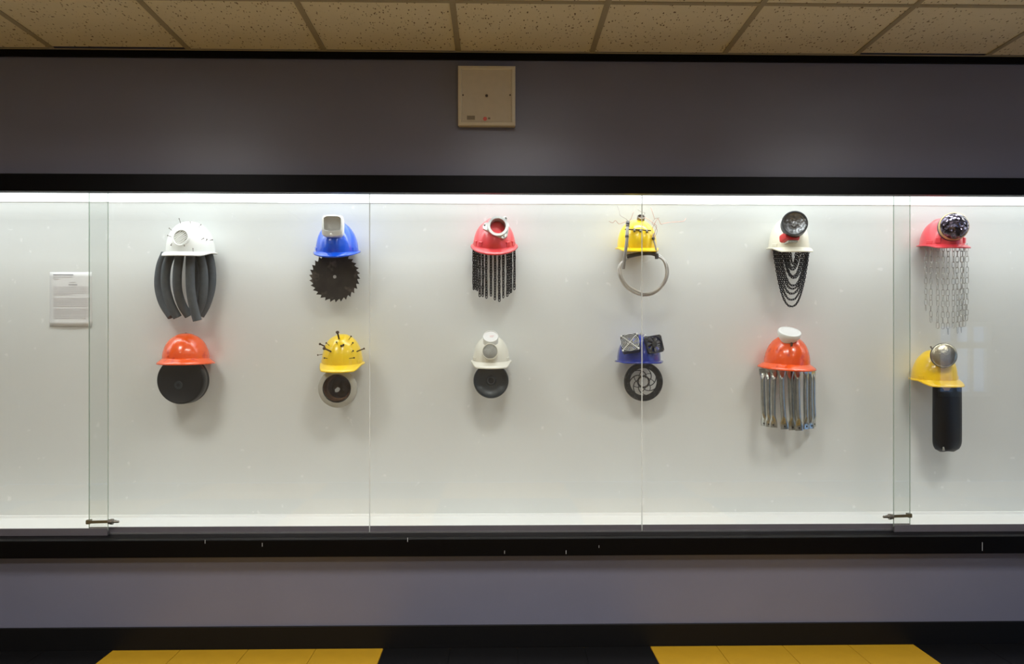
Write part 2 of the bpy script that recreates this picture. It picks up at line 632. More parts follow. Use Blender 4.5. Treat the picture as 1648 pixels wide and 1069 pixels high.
# ceiling lights (recessed louvred squares, plus one unseen rear lamp added as fill)
for x0, x1, y0, y1 in lamp_cells:
    c = Vector(((x0 + x1) / 2, (y0 + y1) / 2, CEIL))
    t = tag(empty('ceiling_light', c), 'square recessed ceiling light with a deep louvre', 'ceiling light', 'recessed ceiling lights')
    h = G / 2 - 0.014
    mb = MB()
    for s in (-1, 1):
        mb.box(c.x + s * h - 0.006, c.x + s * h + 0.006, c.y - h, c.y + h, CEIL + 0.001, CEIL + 0.036)
        mb.box(c.x - h, c.x + h, c.y + s * h - 0.006, c.y + s * h + 0.006, CEIL + 0.001, CEIL + 0.036)
    mb.build('housing', 'lamp_white', t, smooth=False)
    mb = MB()
    for k in range(1, 6):
        q = -h + k * 2 * h / 6
        mb.box(c.x + q - 0.001, c.x + q + 0.001, c.y - h + 0.006, c.y + h - 0.006, CEIL + 0.002, CEIL + 0.02)
        mb.box(c.x - h + 0.006, c.x + h - 0.006, c.y + q - 0.001, c.y + q + 0.001, CEIL + 0.002, CEIL + 0.02)
    mb.build('louvre', 'aluminium', t, smooth=False)
    ld = bpy.data.lights.new('ceiling_lamp', 'AREA')
    ld.shape = 'SQUARE'
    ld.size = 2 * h - 0.03
    ld.energy = ROOM_LIGHT
    ld.color = (1.0, 0.975, 0.955)
    ld.spread = math.radians(150)
    lo = bpy.data.objects.new('lamp', ld)
    COL.objects.link(lo)
    lo.parent = t
    lo.location = (0, 0, 0.03)

# ================================================================== DISPLAY CASE
case = tag(empty('display_case', (0, 0.2, CASE_FLOOR)), 'long built-in display case with white interior and black frame', 'display case')
boxo('back_panel', 'case_white', (CX0, CX1, BW, BW + 0.02, CASE_FLOOR - 0.02, CASE_TOP + 0.02), case)
boxo('floor_panel', 'case_gloss', (CX0, CX1, 0.1, BW, CASE_FLOOR - 0.02, CASE_FLOOR), case)
boxo('top_panel', 'case_gloss', (CX0, CX1, 0.0, BW, CASE_TOP, CASE_TOP + 0.02), case)
boxo('side_panel', 'case_gloss', (CX0 - 0.02, CX0, 0.0601, BW + 0.02, CASE_FLOOR - 0.02, CASE_TOP + 0.02), case)
boxo('side_panel', 'case_gloss', (CX1, CX1 + 0.02, 0.0601, BW + 0.02, CASE_FLOOR - 0.02, CASE_TOP + 0.02), case)
boxo('cove_strip', 'case_gloss', (CX0, CX1, BW - 0.004, BW, CASE_TOP - 0.010, CASE_TOP), case)
boxo('cove_strip', 'case_gloss', (CX0, CX1, BW - 0.02, BW, CASE_FLOOR, CASE_FLOOR + 0.012), case)
# frame rails
RF = -0.05
TR0, TR1 = at(800, 310.5, RF).z, at(800, 282.5, RF).z
BR0, BR1 = at(800, 895.5, RF).z, at(800, 867.5, RF).z
boxo('top_rail', 'black_paint', (CX0 - 0.08, CX1 + 0.08, RF, 0.0, TR0, TR1), case, bevel=0.003)
boxo('bottom_rail', 'black_paint', (CX0 - 0.08, CX1 + 0.08, RF, 0.0, BR0, BR1), case, bevel=0.003)
boxo('side_rail', 'black_paint', (CX0 - 0.08, CX0, RF, 0.0, BR1, TR0), case, bevel=0.003)
boxo('side_rail', 'black_paint', (CX1, CX1 + 0.08, RF, 0.0, BR1, TR0), case, bevel=0.003)
boxo('sill', 'black_paint', (CX0, CX1, 0.0, 0.1, BR1 - 0.02, BR1), case)
boxo('sill_upstand', 'case_gloss', (CX0, CX1, 0.095, 0.1, BR1, CASE_FLOOR), case)
# strip light behind the head of the case
fx = boxo('light_fixture', 'case_gloss', (CX0 + 0.02, CX1 - 0.02, 0.094, 0.374, CASE_TOP - 0.006, CASE_TOP), case)
boxo('light_tube', 'case_tube', (CX0 + 0.03, CX1 - 0.03, 0.098, 0.148, CASE_TOP - 0.012, CASE_TOP - 0.006), fx)
boxo('light_diffuser', 'case_diffuser', (CX0 + 0.03, CX1 - 0.03, 0.150, 0.372, CASE_TOP - 0.009, CASE_TOP - 0.006), fx)
ld = bpy.data.lights.new('case_strip_lamp', 'AREA')
ld.shape = 'RECTANGLE'
ld.size = CX1 - CX0 - 0.08
ld.size_y = 0.05
ld.energy = CASE_LIGHT
ld.color = (0.94, 0.985, 1.0)
ld.spread = math.radians(146)
lo = bpy.data.objects.new('strip_lamp', ld)
COL.objects.link(lo)
lo.parent = fx
lo.location = Vector(((CX0 + CX1) / 2, 0.123, CASE_TOP - 0.0125)) - ROOT[fx]
# small scratches on the black rails
for (x, y, dx, dy) in ((330, 872, 3, 6), (422, 877, 0, 6), (656, 869, 2, 7), (812, 889, 1, 5), (911, 889, 0, 6), (964, 880, 0, 4), (1581, 880, 0, 14)):
    p = at(x, y, RF - 0.0005)
    MB().box(p.x - 0.0012, p.x + 0.0012, RF - 0.0006, RF + 0.0005, p.z - dy * 0.0014, p.z + dy * 0.0014).build('scuff', 'scuff', case, smooth=False, origin=p)

# glass panes
ZG0, ZG1 = BR1 + 0.001, CASE_TOP - 0.001


def pane(x0, x1, Y, shoe_lip, edges):
    t = boxo('glass_door', 'pane_glass', (x0, x1, Y - 0.003, Y + 0.003, ZG0 + 0.024, ZG1), case)
    boxo('bottom_shoe', 'dark_track', (x0, x1, Y - 0.006, Y + 0.006, ZG0, ZG0 + 0.032), t)
    if shoe_lip:
        boxo('shoe_lip', 'aluminium', (x0, x1, Y - 0.0085, Y - 0.006, ZG0, ZG0 + 0.008), t)
    for s in edges:
        xe = x0 if s < 0 else x1
        boxo('polished_edge', 'glass_edge', (min(xe, xe + s * 0.0022), max(xe, xe + s * 0.0022), Y - 0.003, Y + 0.003, ZG0 + 0.024, ZG1), t)
    return t


xA = at(173.5, 600, GF).x
xB = at(144, 600, GR).x
xBC = at(595, 600, GR).x
xCD = at(1033, 600, GR).x
xD = at(1464, 600, GR).x
xE = at(1438.5, 600, GF).x
pane(CX0 + 0.01, xA, GF, False, (1,))
pane(xB, xBC - 0.0025, GR, True, (-1,))
pane(xBC + 0.0025, xCD - 0.0025, GR, True, ())
pane(xCD + 0.0025, xD, GR, True, (1,))
pane(xE, CX1 - 0.01, GF, False, (-1,))
for x in (xBC, xCD):
    boxo('glass_seal', 'seal', (x - 0.0024, x + 0.0024, GR - 0.0032, GR + 0.0032, ZG0 + 0.001, ZG1), case)


def lock(x_hook, x_key, y_hook, y_key, s, label):
    """bar hooked on the inner pane's edge, key cylinder against the outer pane's edge"""
    h = at(x_hook, y_hook, GR + 0.006)
    k = at(x_key, y_key, GF - 0.002)
    t = tag(empty('showcase_lock', (h + k) / 2), label, 'lock')
    a = Vector((h.x, GF + 0.0125, h.z))
    e = Vector((k.x + s * 0.03, GF + 0.0125, k.z))
    mb = MB()
    Mx = facing((a + e) / 2, 0, 0, math.degrees(math.atan2(e.z - a.z, e.x - a.x)))
    L = (e - a).length / 2
    mb.box(-L, L, -0.0065, 0.0065, -0.0022, 0.0022, Mx)
    bar = mb.build('ratchet_bar', 'brass_dull', t, smooth=False)
    mb = MB()
    mb.box(min(a.x, a.x + s * 0.018), max(a.x, a.x + s * 0.018), GF + 0.010, GR + 0.012, a.z - 0.010, a.z + 0.010)
    mb.build('hook', 'brass_dull', bar, smooth=False, bevel=0.002)
    ax = Matrix(((0, 0, s, 0), (0, 1, 0, 0), (1, 0, 0, 0), (0, 0, 0, 1)))
    ax.translation = Vector((k.x - s * 0.002, GF + 0.006, k.z))
    MB().lathe(ax, [(0.012, 0), (0.012, 0.004), (0.0095, 0.005), (0.0095, 0.009), (0.0135, 0.010), (0.0135, 0.021), (0.009, 0.0225), (0.009, 0.024)], 20).build('lock_cylinder', 'lock_metal', t)
    MB().lathe(ax, [(0.0062, 0.024), (0.0062, 0.046), (0.0045, 0.048)], 12).build('lock_nose', 'lock_metal', t)


lock(141.5, 174, 839.5, 840.5, 1, 'metal showcase lock on the pane edge below the paper notice')
lock(1464.5, 1438, 829, 832.5, -1, 'metal showcase lock beside the yellow hat with rubber flap')

# paper notice on the back panel
p0, p1 = at(80.5, 438, BW), at(148, 525.5, BW)
pn = tag(empty('paper_notice', (p0.x, BW, p1.z)), 'white typed paper notice pinned to the case back', 'notice')
mb = MB()
rows = []
for i in range(13):
    v = i / 12
    z = p0.z + (p1.z - p0.z) * v
    curl = 0.005 * max(0, v - 0.75) ** 2 * 16
    rows.append([Vector((p0.x + (p1.x - p0.x) * u / 6, BW - 0.0015 - curl * (1 - 0.4 * abs(u / 3 - 1)), z)) for u in range(7)])
mb.loft(rows, False, False, closed=False)
mb.build('sheet', 'paper', pn, solid=0.0006)
cu = lambda u, v: at(60 + u / 7.636, 420 + v / 7.636, BW - 0.003)
lines = [(170, 195, 442, 9, 'ink'), (195, 195, 432, 7, 'ink_pale'), (219, 195, 262, 7, 'ink_pale'), (262, 390, 472, 6, 'ink_pale'), (292, 384, 492, 7, 'ink')]
for g0, n, last in ((318, 6, 430), (458, 6, 640), (588, 7, 600)):
    for k in range(n):
        lines.append((g0 + k * 19.5, 195, last if k == n - 1 else 640, 5, 'ink_pale'))
for v, u0, u1, th, m in lines:
    a, b2 = cu(u0, v - th / 2), cu(u1, v + th / 2)
    cl = 0.005 * max(0, (v - 140) / 665 - 0.75) ** 2 * 16
    MB().box(a.x, b2.x, a.y - cl - 0.0003, a.y - cl + 0.0004, b2.z, a.z).build('text_line', m, pn, smooth=False)

# speaker on the wall above the case
a, b2 = at(737, 105.5, -0.045), at(829.5, 202.5, -0.045)
x0, x1, z1, z0 = a.x, b2.x, a.z, b2.z
cx, cz = (x0 + x1) / 2, (z0 + z1) / 2
sp = tag(empty('wall_speaker', (cx, 0, cz)), 'square beige speaker grille mounted on the purple wall above the case', 'speaker')
mb = MB()


def sq(h, y, hz=None):
    hz = hz or h
    return [Vector((cx - h, y, cz - hz)), Vector((cx + h, y, cz - hz)), Vector((cx + h, y, cz + hz)), Vector((cx - h, y, cz + hz))]


H = (x1 - x0) / 2
HZ = (z1 - z0) / 2
mb.loft([sq(H - 0.004, 0, HZ - 0.004), sq(H, -0.042, HZ), sq(H - 0.003, -0.046, HZ - 0.003), sq(H - 0.014, -0.048, HZ - 0.014), sq(H - 0.018, -0.044, HZ - 0.018), sq(H - 0.018, -0.03, HZ - 0.018)], True, True)
mb.build('frame', 'speaker_frame', sp, smooth=False)
boxo('grille_panel', 'speaker_panel', (cx - H + 0.0185, cx + H - 0.0185, -0.0425, -0.03, cz - HZ + 0.0185, cz + HZ - 0.0185), sp)
cs = lambda u, v: at(700 + u / 7.129, 80 + v / 7.129, -0.043)
MB().lathe(facing(cs(593, 528) + Vector((0, 0.001, 0))), [(0.0065, 0), (0.0065, 0.0015), (0.003, 0.003)], 16).build('center_bolt', 'speaker_dot', sp)
for u, v in ((322, 521), (862, 521)):
    MB().lathe(facing(cs(u, v) + Vector((0, 0.001, 0))), [(0.0035, 0), (0.0035, 0.002), (0.002, 0.003)], 12).build('screw', 'screw_dark', sp)
q = cs(413, 780)
boxo('sticker', 'sticker_grey', (q.x - 0.018, q.x + 0.018, q.y - 0.0002, q.y + 0.001, q.z - 0.009, q.z + 0.009), sp)
q = cs(575, 793)
MB().lathe(facing(q + Vector((0, 0.001, 0))), [(0.009, 0), (0.009, 0.0015)], 14).build('red_badge', 'sticker_red', sp)
q = cs(622, 788)
boxo('badge_text', 'sticker_grey', (q.x - 0.005, q.x + 0.005, q.y - 0.0002, q.y + 0.001, q.z - 0.004, q.z + 0.004), sp)

# ================================================================== SCULPTURES
GROUP = 'hard hat sculptures in the display case'


class Sculpture:
    def __init__(self, label, ox, oy, s, cu_, cv_):
        self.ox, self.oy, self.s = ox, oy, s
        p = self.c(cu_, cv_, 0.0)
        self.t = tag(empty('hard_hat_sculpture', p), label, 'sculpture', GROUP)

    def c(self, u, v, d):
        return P(self.ox + u / self.s, self.oy + v / self.s, d)

    def m(self, n, d=0.13):
        return n / self.s * mpp(d)

    def hat(self, material, u, v, half, top, kind='cap', tilt=14, yaw=0, roll=0, peak=0.045, b=0.11, lip=0.010, sq_=2.3, rib=0.035, ribw=0.30, slope=0.38, lug=True, dc=None, rounded=False, droop=0.45):
        """u,v: centre of the brim in the crop; half: half dome width, top: crop row of the crown"""
        dc = dc or b + 0.002
        o = self.c(u, v, dc)
        a = self.m(half, dc)
        h = self.m(v - top, dc)
        th = math.radians(tilt)
        M = Matrix.Translation(o) @ Matrix.Rotation(math.radians(yaw), 4, 'Z') @ Matrix.Rotation(-math.radians(roll), 4, 'Y') @ Matrix.Rotation(th, 4, 'X')
        h = h / math.cos(th) * 0.985
        N, K = 72, 18
        e = 2.0 / sq_
        rings = []
        for i in range(K + 1):
            t = PI / 2 * (0.015 + 0.985 * i / K)
            rad, z = math.sin(t) ** e, h * math.cos(t) ** e if i < K else 0.0
            r = []
            for j in range(N):
                f = 2 * PI * j / N
                x, y = a * rad * math.cos(f), b * rad * math.sin(f)
                k = 1 + rib * (1 - sstep(ribw * 0.85, ribw * 1.12, abs(x) / a)) * sstep(0.02, 0.2, z / h)
                flare = 1 + 0.02 * (1 - z / h) ** 4
                r.append(Vector((x * flare, y * k * flare, z * k)))
            rings.append(r)
        base = rings[-1]
        for q in (0.12, 0.4, 0.7, 0.93, 1.0):
            r = []
            for j in range(N):
                f = 2 * PI * j / N
                p = max(0.0, -math.sin(f))
                bx = base[j]
                if kind == 'full':
                    ww = lip
                    pt = bx + Vector((math.cos(f) * ww * q, math.sin(f) * ww * q * (1 + 0.35 * p), -droop * ww * q - 0.004 * p * q))
                else:
                    k = p ** 1.3 if rounded else sstep(0.30, 0.72, p)
                    pk = peak * k
                    pt = bx + Vector((math.cos(f) * lip * q, math.sin(f) * lip * q * (1 - k) - pk * q, -0.25 * lip * q - slope * pk * q))
                if q == 1.0:
                    pt.z -= 0.004
                r.append(pt)
            rings.append(r)
        mb = MB()
        mb.loft([[M @ p for p in r] for r in rings], True, False)
        ho = mb.build('hard_hat', material, self.t, solid=0.003)
        self.bvh = BVHTree.FromPolygons(mb.v, mb.f)
        self.M, self.a, self.b, self.h = M, a, b, h
        self.hatobj = ho
        if kind == 'cap' and lug:
            for s in (-1, 1):
                f = math.radians(-90 + s * 66)
                c0 = Vector((math.cos(f) * a * 1.0, math.sin(f) * b * 1.0, 0.012))
                R = M @ Matrix.Translation(c0) @ Matrix.Rotation(f + PI / 2, 4, 'Z')
                MB().box(-0.017, 0.017, -0.006, 0.006, -0.008, 0.008, R).build('accessory_slot', material, ho, smooth=False, bevel=0.002)
        return ho

    def hit(self, u, v):
        r = ray(self.ox + u / self.s, self.oy + v / self.s).normalized()
        loc, nrm, i, d = self.bvh.ray_cast(CAM, r)
        if loc is None:
            return None
        return loc, (nrm if nrm.dot(r) < 0 else -nrm)

    def on(self, u, v, lift=0.0, d=0.14):
        h = self.hit(u, v)
        return h[0] + h[1] * lift if h else self.c(u, v, d)

    def depth(self, p):
        return BW - p.y

    def fastener(self, u0, v0, u1, v1, r, hr, name, material, out=0.02):
        """head at (u0,v0), foot in the hat at (u1,v1)"""
        foot = self.on(u1, v1)
        head = self.c(u0, v0, self.depth(foot) + out)
        ax = (head - foot).normalized()
        foot = foot - ax * 0.008
        mb = MB()
        mb.tube([foot, head], r, 8)
        M = ax.to_track_quat('Z', 'Y').to_matrix().to_4x4()
        M.translation = head
        mb.lathe(M, [(hr, -hr * 0.2), (hr * 1.02, hr * 0.3), (hr * 0.8, hr * 0.6)], 6 if hr > 0.005 else 10)
        return mb.build(name, material, self.t)

    def hose(self, pts, r, name, material, parent=None, k=6, seg=10):
        return MB().tube(smooth_path([self.c(*p) for p in pts], k), r, seg).build(name, material, parent or self.t)


def link_mesh(mb, M, L, W, r, seg=10, rs=5):
    """stadium shaped link in M's xz plane, long axis z"""
    hs = L / 2 - W / 2
    pts = []
    for i in range(seg):
        a = 2 * PI * (i + 0.5) / seg
        pts.append((W / 2 * math.cos(a), (hs if math.sin(a) > 0 else -hs) + W / 2 * math.sin(a)))
    vs, fs = [], []
    n = len(pts)
    for i in range(n):
        x, z = pts[i]
        xp, zp = pts[i - 1]
        xn, zn = pts[(i + 1) % n]
        t = Vector((xn - xp, 0, zn - zp)).normalized()
        nn = Vector((t.z, 0, -t.x))
        for j in range(rs):
            b = 2 * PI * j / rs
            vs.append(M @ (Vector((x, 0, z)) + nn * r * math.cos(b) + Vector((0, 1, 0)) * r * math.sin(b)))
    for i in range(n):
        for j in range(rs):
            i2, j2 = (i + 1) % n, (j + 1) % rs
            fs.append((i * rs + j, i2 * rs + j, i2 * rs + j2, i * rs + j2))
    mb.add(vs, fs)


def chain_frames(pts, pitch, jig=0.0, start=0.0, step=90):
    """matrices of the links strung along a path"""
    out = []
    d, nxt, k = 0.0, pitch / 2, 0
    for i in range(len(pts) - 1):
        seg = pts[i + 1] - pts[i]
        L = seg.length
        while L > 0 and nxt <= d + L:
            p = pts[i] + seg * ((nxt - d) / L)
            z = seg.normalized()
            x = Vector((0, 1, 0)).cross(z)
            x = x.normalized() if x.length > 1e-4 else Vector((1, 0, 0))
            y = z.cross(x)
            M = Matrix((x, y, z)).transposed().to_4x4()
            M.translation = p
            out.append(M @ Matrix.Rotation(math.radians(start + step * (k % 2)) + random.uniform(-jig, jig), 4, 'Z'))
            nxt += pitch
            k += 1
        d += L
    return out


def chain_obj(name, material, parent, pts, L, W, r, pitch, jig=0.2, start=45):
    mb = MB()
    for M in chain_frames(pts, pitch, jig, start):
        link_mesh(mb, M, L, W, r, 8, 4)
    return mb.build(name, material, parent)


def disc_lathe(S, M, prof, name, material, parent=None, seg=40, **k):
    return MB().lathe(M, prof, seg, **k).build(name, material, parent or S.t)


# ---- 1 white hat, round vent, grey foam hoses
S = Sculpture('white hard hat stuck with pins above hanging dark grey foam hoses', 220, 330, 5.344, 450, 410)
S.hat('hat_white', 466, 410, 190, 150, 'cap', tilt=5, peak=0.050, slope=0.3, sq_=2.2, lip=0.010, rib=0.0, lug=False)
p = S.on(385, 285)
Mf = facing(p + Vector((0, 0.006, 0)), -8, 10)
R = S.m(72, 0.2)
vent = disc_lathe(S, Mf, [(R * 0.95, -0.02), (R, 0.0), (R, 0.010), (R * 0.95, 0.014), (R * 0.86, 0.013), (R * 0.84, 0.004)], 'round_vent', 'lamp_white')
disc_lathe(S, Mf, [(R * 0.84, 0.002), (R * 0.84, 0.0052)], 'vent_mesh', 'cable_grey', vent)
for k in range(-3, 4):
    Mr = Mf @ Matrix.Rotation(math.radians(38), 4, 'Z')
    y = k * R * 0.23
    hw = math.sqrt(max(0.0, (R * 0.84) ** 2 - y * y))
    MB().box(-hw, hw, y - R * 0.05, y + R * 0.05, 0.0052, 0.0105, Mr).build('vent_slat', 'lamp_white', vent, smooth=False)
for (u0, v0, u1, v1) in ((365, 118, 390, 190), (280, 200, 312, 226), (266, 263, 305, 276), (460, 148, 462, 168), (552, 170, 530, 195), (575, 287, 552, 300), (604, 296, 596, 312), (484, 376, 486, 405), (650, 300, 625, 305), (295, 345, 305, 322), (410, 350, 412, 335)):
    S.fastener(u0, v0, u1, v1, 0.0014, 0.0032, 'pin', 'nail', 0.012)
hz = 0.021
for pts in (
    [(248, 418, .10), (205, 530, .09), (190, 690, .085), (225, 840, .09), (300, 960, .10)],
    [(296, 424, .15), (255, 540, .15), (250, 700, .15), (290, 850, .15), (352, 968, .14)],
    [(372, 424, .18), (350, 580, .185), (352, 730, .18), (390, 860, .15), (450, 955, .13)],
    [(462, 424, .18), (460, 600, .195), (466, 750, .20), (490, 880, .195), (522, 995, .19)],
    [(540, 424, .14), (570, 550, .14), (576, 700, .14), (552, 850, .13), (500, 955, .11)],
    [(615, 416, .09), (642, 540, .085), (642, 700, .085), (600, 850, .09), (545, 950, .09)],
    [(500, 424, .06), (512, 600, .045), (508, 750, .045), (490, 880, .06)]):
    o = S.hose(pts, hz if pts[0][2] > 0.07 else 0.018, 'foam_hose', 'foam', seg=16)
    a, b2 = S.c(*pts[-2]), S.c(*pts[-1])
    M = (b2 - a).to_track_quat('Z', 'Y').to_matrix().to_4x4()
    M.translation = b2
    MB().lathe(M, [(0.009, -0.002), (0.009, 0.0006)], 12).build('hose_bore', 'foam_hole', o)

# ---- 2 blue hat, square lamp, saw blade
S = Sculpture('blue hard hat with a boxy headlamp above a circular saw blade', 470, 330, 6.287, 455, 455)
S.hat('hat_blue', 458, 466, 203, 175, 'cap', tilt=11, peak=0.040, rounded=True, rib=0.06, ribw=0.33, sq_=2.05)
hl = S.c(413, 215, 0.235)
Mf = facing(hl, 0, 4)
hw, hh = S.m(110, .21), S.m(112, .21)


def rsq(M, hw, hh, z, n=32, e=0.42, dy=0.0):
    r = []
    for j in range(n):
        a = 2 * PI * j / n
        c, s = math.cos(a), math.sin(a)
        r.append(M @ Vector((hw * math.copysign(abs(c) ** e, c), dy + hh * math.copysign(abs(s) ** e, s), z)))
    return r


mb = MB()
mb.loft([rsq(Mf, hw * .7, hh * .7, -0.10), rsq(Mf, hw * .86, hh * .86, -0.05), rsq(Mf, hw * .98, hh * .98, -0.01), rsq(Mf, hw, hh, 0.004), rsq(Mf, hw * .95, hh * .95, 0.016), rsq(Mf, hw * .80, hh * .68, 0.020, dy=hh * .16), rsq(Mf, hw * .77, hh * .65, 0.012, dy=hh * .17)], True, False)
lampb = mb.build('headlamp', 'lamp_white', S.t)
mb = MB()
mb.loft([rsq(Mf, hw * .77, hh * .65, 0.012, dy=hh * .17), rsq(Mf, hw * .70, hh * .6, 0.0, e=.6, dy=hh * .15), rsq(Mf, hw * .5, hh * .42, -0.008, e=.9, dy=hh * .12), rsq(Mf, hw * .2, hh * .18, -0.011, e=1, dy=hh * .1)], False, True)
mb.build('reflector', 'lamp_white', lampb)
mb = MB()
mb.loft([rsq(Mf, hw * .785, hh * .665, 0.013, dy=hh * .165), rsq(Mf, hw * .78, hh * .66, 0.017, dy=hh * .165)], True, True)
mb.build('lens', 'clear_plastic', lampb)
MB().lathe(Mf @ Matrix.Translation((-0.005, -hh * .82, 0.008)), [(0.012, 0), (0.010, 0.008), (0.004, 0.012)], 14).build('switch', 'hat_white', lampb)
ce = S.c(432, 727, 0.12)
Mf = facing(ce, 0, 0)
R1 = S.m(258, .12)
RH = S.m(17, .12)
T = 30
outer = []
for k in range(T):
    a0 = 2 * PI * k / T
    for (da, rr) in ((0.0, 1.0), (0.16, 0.965), (0.55, 0.905), (0.86, 0.88), (0.90, 0.92)):
        a = a0 + da * 2 * PI / T + math.radians(8)
        outer.append((R1 * rr * math.cos(a), R1 * rr * math.sin(a)))
n = len(outer)
inner = []
for x, y in outer:
    L = math.hypot(x, y)
    inner.append((x / L * RH, y / L * RH))
mid = [(x * .45, y * .45) for x, y in outer]
rg = lambda lst, z: [Mf @ Vector((x, y, z)) for x, y in lst]
mb = MB()
mb.loft([rg(inner, -.0012), rg(mid, -.0012), rg(outer, -.0012), rg(outer, .0012), rg(mid, .0012), rg(inner, .0012), rg(inner, -.0012)], False, False)
saw = mb.build('saw_blade', 'saw_steel', S.t)
disc_lathe(S, Mf, [(RH * 0.98, -.0008), (RH * 0.98, .0008)], 'arbor_disc', 'silver', saw, 16)

# ---- 3 red hat, flange, straight chains
S = Sculpture('red hard hat with a silver pipe flange and straight black chains hanging', 730, 330, 6.287, 410, 405)
S.hat('hat_red', 412, 405, 205, 160, 'cap', tilt=17, peak=0.044, rounded=True, rib=0.06, ribw=0.33, lip=0.012, sq_=2.05)
for s in (-1, 1):
    for e2 in (0.36, 0.58):
        f = math.radians(-90 + s * (40 if e2 < .5 else 62))
        R_ = S.M @ Matrix.Translation((math.cos(f) * S.a * .985, math.sin(f) * S.b * .985, 0.018)) @ Matrix.Rotation(f + PI / 2, 4, 'Z')
        MB().box(-0.011, 0.011, -0.008, 0.006, -0.012, 0.012, R_).build('shell_notch', 'hat_red', S.hatobj, smooth=False, bevel=0.003)
fc = S.c(447, 222, 0.225)
Mf = facing(fc, 2, 10, 0)
mm = S.m(1, .22)
poly = [(-150, 10), (-128, 42), (-95, 45), (-62, 98), (0, 112), (40, 92), (72, 115), (98, 98), (90, 66), (116, 20), (108, -40), (96, -100), (58, -128), (8, -112), (-50, -88), (-92, -52), (-118, -40), (-150, -22)]
pol2 = []
for i in range(len(poly)):
    a, b2 = Vector((*poly[i], 0)), Vector((*poly[(i + 1) % len(poly)], 0))
    for q in range(3):
        pol2.append(a.lerp(b2, q / 3))
inn = []
for p in pol2:
    L = p.length
    inn.append(p / L * 75)
mb = MB()
rr = lambda lst, z: [Mf @ Vector((p.x * mm, p.y * mm, z)) for p in lst]
mb.loft([rr(inn, -.012), rr(pol2, -.012), rr(pol2, 0.0), rr([p * .96 for p in pol2], .003), rr([p / p.length * 106 for p in pol2], .004), rr([p / p.length * 104 for p in pol2], .016), rr([p / p.length * 80 for p in pol2], .017), rr(inn, .012), rr(inn, -.012)], False, False)
fl = mb.build('pipe_flange', 'silver', S.t)
for (x, y) in ((82, 92), (-134, 14), (62, -102)):
    MB().lathe(Mf @ Matrix.Translation((x * mm, y * mm, 0)), [(0.0045, 0), (0.0045, 0.006), (0.003, 0.008)], 6).build('flange_bolt', 'nail', fl)
MB().lathe(Mf, [(76 * mm, -.012), (76 * mm, -.05)], 32, False, False).build('flange_neck', 'silver', fl)
tops = [(203, 850, .10), (222, 860, .06), (240, 865, .12), (265, 930, .14), (295, 925, .09), (332, 950, .16), (378, 930, .12), (418, 965, .17), (463, 965, .17), (503, 940, .15), (543, 925, .10), (565, 890, .13), (582, 890, .07), (614, 850, .10)]
for i, (u, vb, d) in enumerate(tops):
    v0 = 440 + 45 * (1 - abs(u - 410) / 210)
    pts = [S.c(u + 2 * math.sin(i), v0 - 25, d), S.c(u + 3 * math.sin(i * 2.1), (v0 + vb) / 2, d), S.c(u, vb, d)]
    chain_obj('chain', 'dark_chain', S.t, pts, 0.0185, 0.0115, 0.0029, 0.0125, 0.25)

# ---- 4 yellow hat, conduit loop, wires
S = Sculpture('yellow hard hat with loose wires and a looped metal conduit', 960, 320, 5.94, 400, 460)
S.hat('hat_yellow', 385, 470, 178, 215, 'cap', tilt=8, peak=0.038, sq_=2.5, rib=0.03, ribw=0.4, lug=False, slope=0.3)
bul = facing(S.c(424, 190, 0.165), 0, 48)
sk = disc_lathe(S, bul, [(S.m(30, .2), -0.05), (S.m(36, .2), -0.01), (S.m(38, .2), 0.0), (S.m(38, .2), 0.012), (S.m(30, .2), 0.014), (S.m(26, .2), 0.004)], 'lamp_socket', 'nail', seg=20)
disc_lathe(S, bul, [(S.m(26, .2), 0.002), (S.m(20, .2), 0.008), (S.m(10, .2), 0.012)], 'lamp_bulb', 'rusty_bolt', sk, 16)
MB().tube([S.c(270, 292, .215), S.c(395, 296, .225), S.c(520, 304, .215)], 0.0032, 8).build('crossbar', 'rusty_bolt', S.t)
for u, v in ((362, 303), (418, 306), (482, 312)):
    MB().tube([S.c(u, v - 14, .215), S.c(u, v + 8, .23)], 0.0055, 8).build('bolt', 'brass_dull', S.t)
S.hose([(303, 215, .20), (293, 300, .222), (290, 400, .235), (272, 540, .235), (256, 672, .225)], 0.0078, 'cable', 'cable_grey', seg=12)
for v, r in ((232, .010), (255, .0095), (362, .0092)):
    MB().tube([S.c(301 - (v - 232) * .07, v - 9, .212 if v < 300 else .232), S.c(299 - (v - 232) * .07, v + 9, .216 if v < 300 else .233)], r, 10).build('cable_tie', 'dark_grey', S.t)


def coil_loop(S, pts, r, name, material):
    path = smooth_path([S.c(*p) for p in pts], 14)
    rs = [r * (1.0 if i % 2 else 0.80) for i in range(len(path))]
    return MB().tube(path, rs, 10).build(name, material, S.t)


coil_loop(S, [(255, 600, .19), (216, 650, .18), (222, 740, .17), (290, 850, .165), (420, 918, .17), (545, 905, .17), (640, 820, .175), (683, 710, .18), (664, 610, .185), (600, 545, .19), (500, 512, .185), (390, 528, .18), (290, 560, .185)], 0.0068, 'conduit_loop', 'conduit')
coil_loop(S, [(570, 520, .215), (470, 522, .21), (350, 552, .20), (250, 605, .20), (228, 690, .19), (260, 780, .185), (340, 858, .18), (470, 905, .185), (590, 862, .185), (655, 770, .19), (668, 680, .195), (640, 590, .20), (580, 548, .20)], 0.0064, 'conduit_loop', 'conduit')
S.hose([(290, 552, .205), (370, 535, .208), (450, 522, .212), (520, 522, .215), (572, 535, .22)], 0.0098, 'conduit_dark_run', 'dark_grey', seg=12)  # darker, thicker stretch across the top of the loop
MB().tube([S.c(574, 525, .22), S.c(576, 575, .22)], 0.009, 10).build('conduit_clamp', 'dark_grey', S.t)
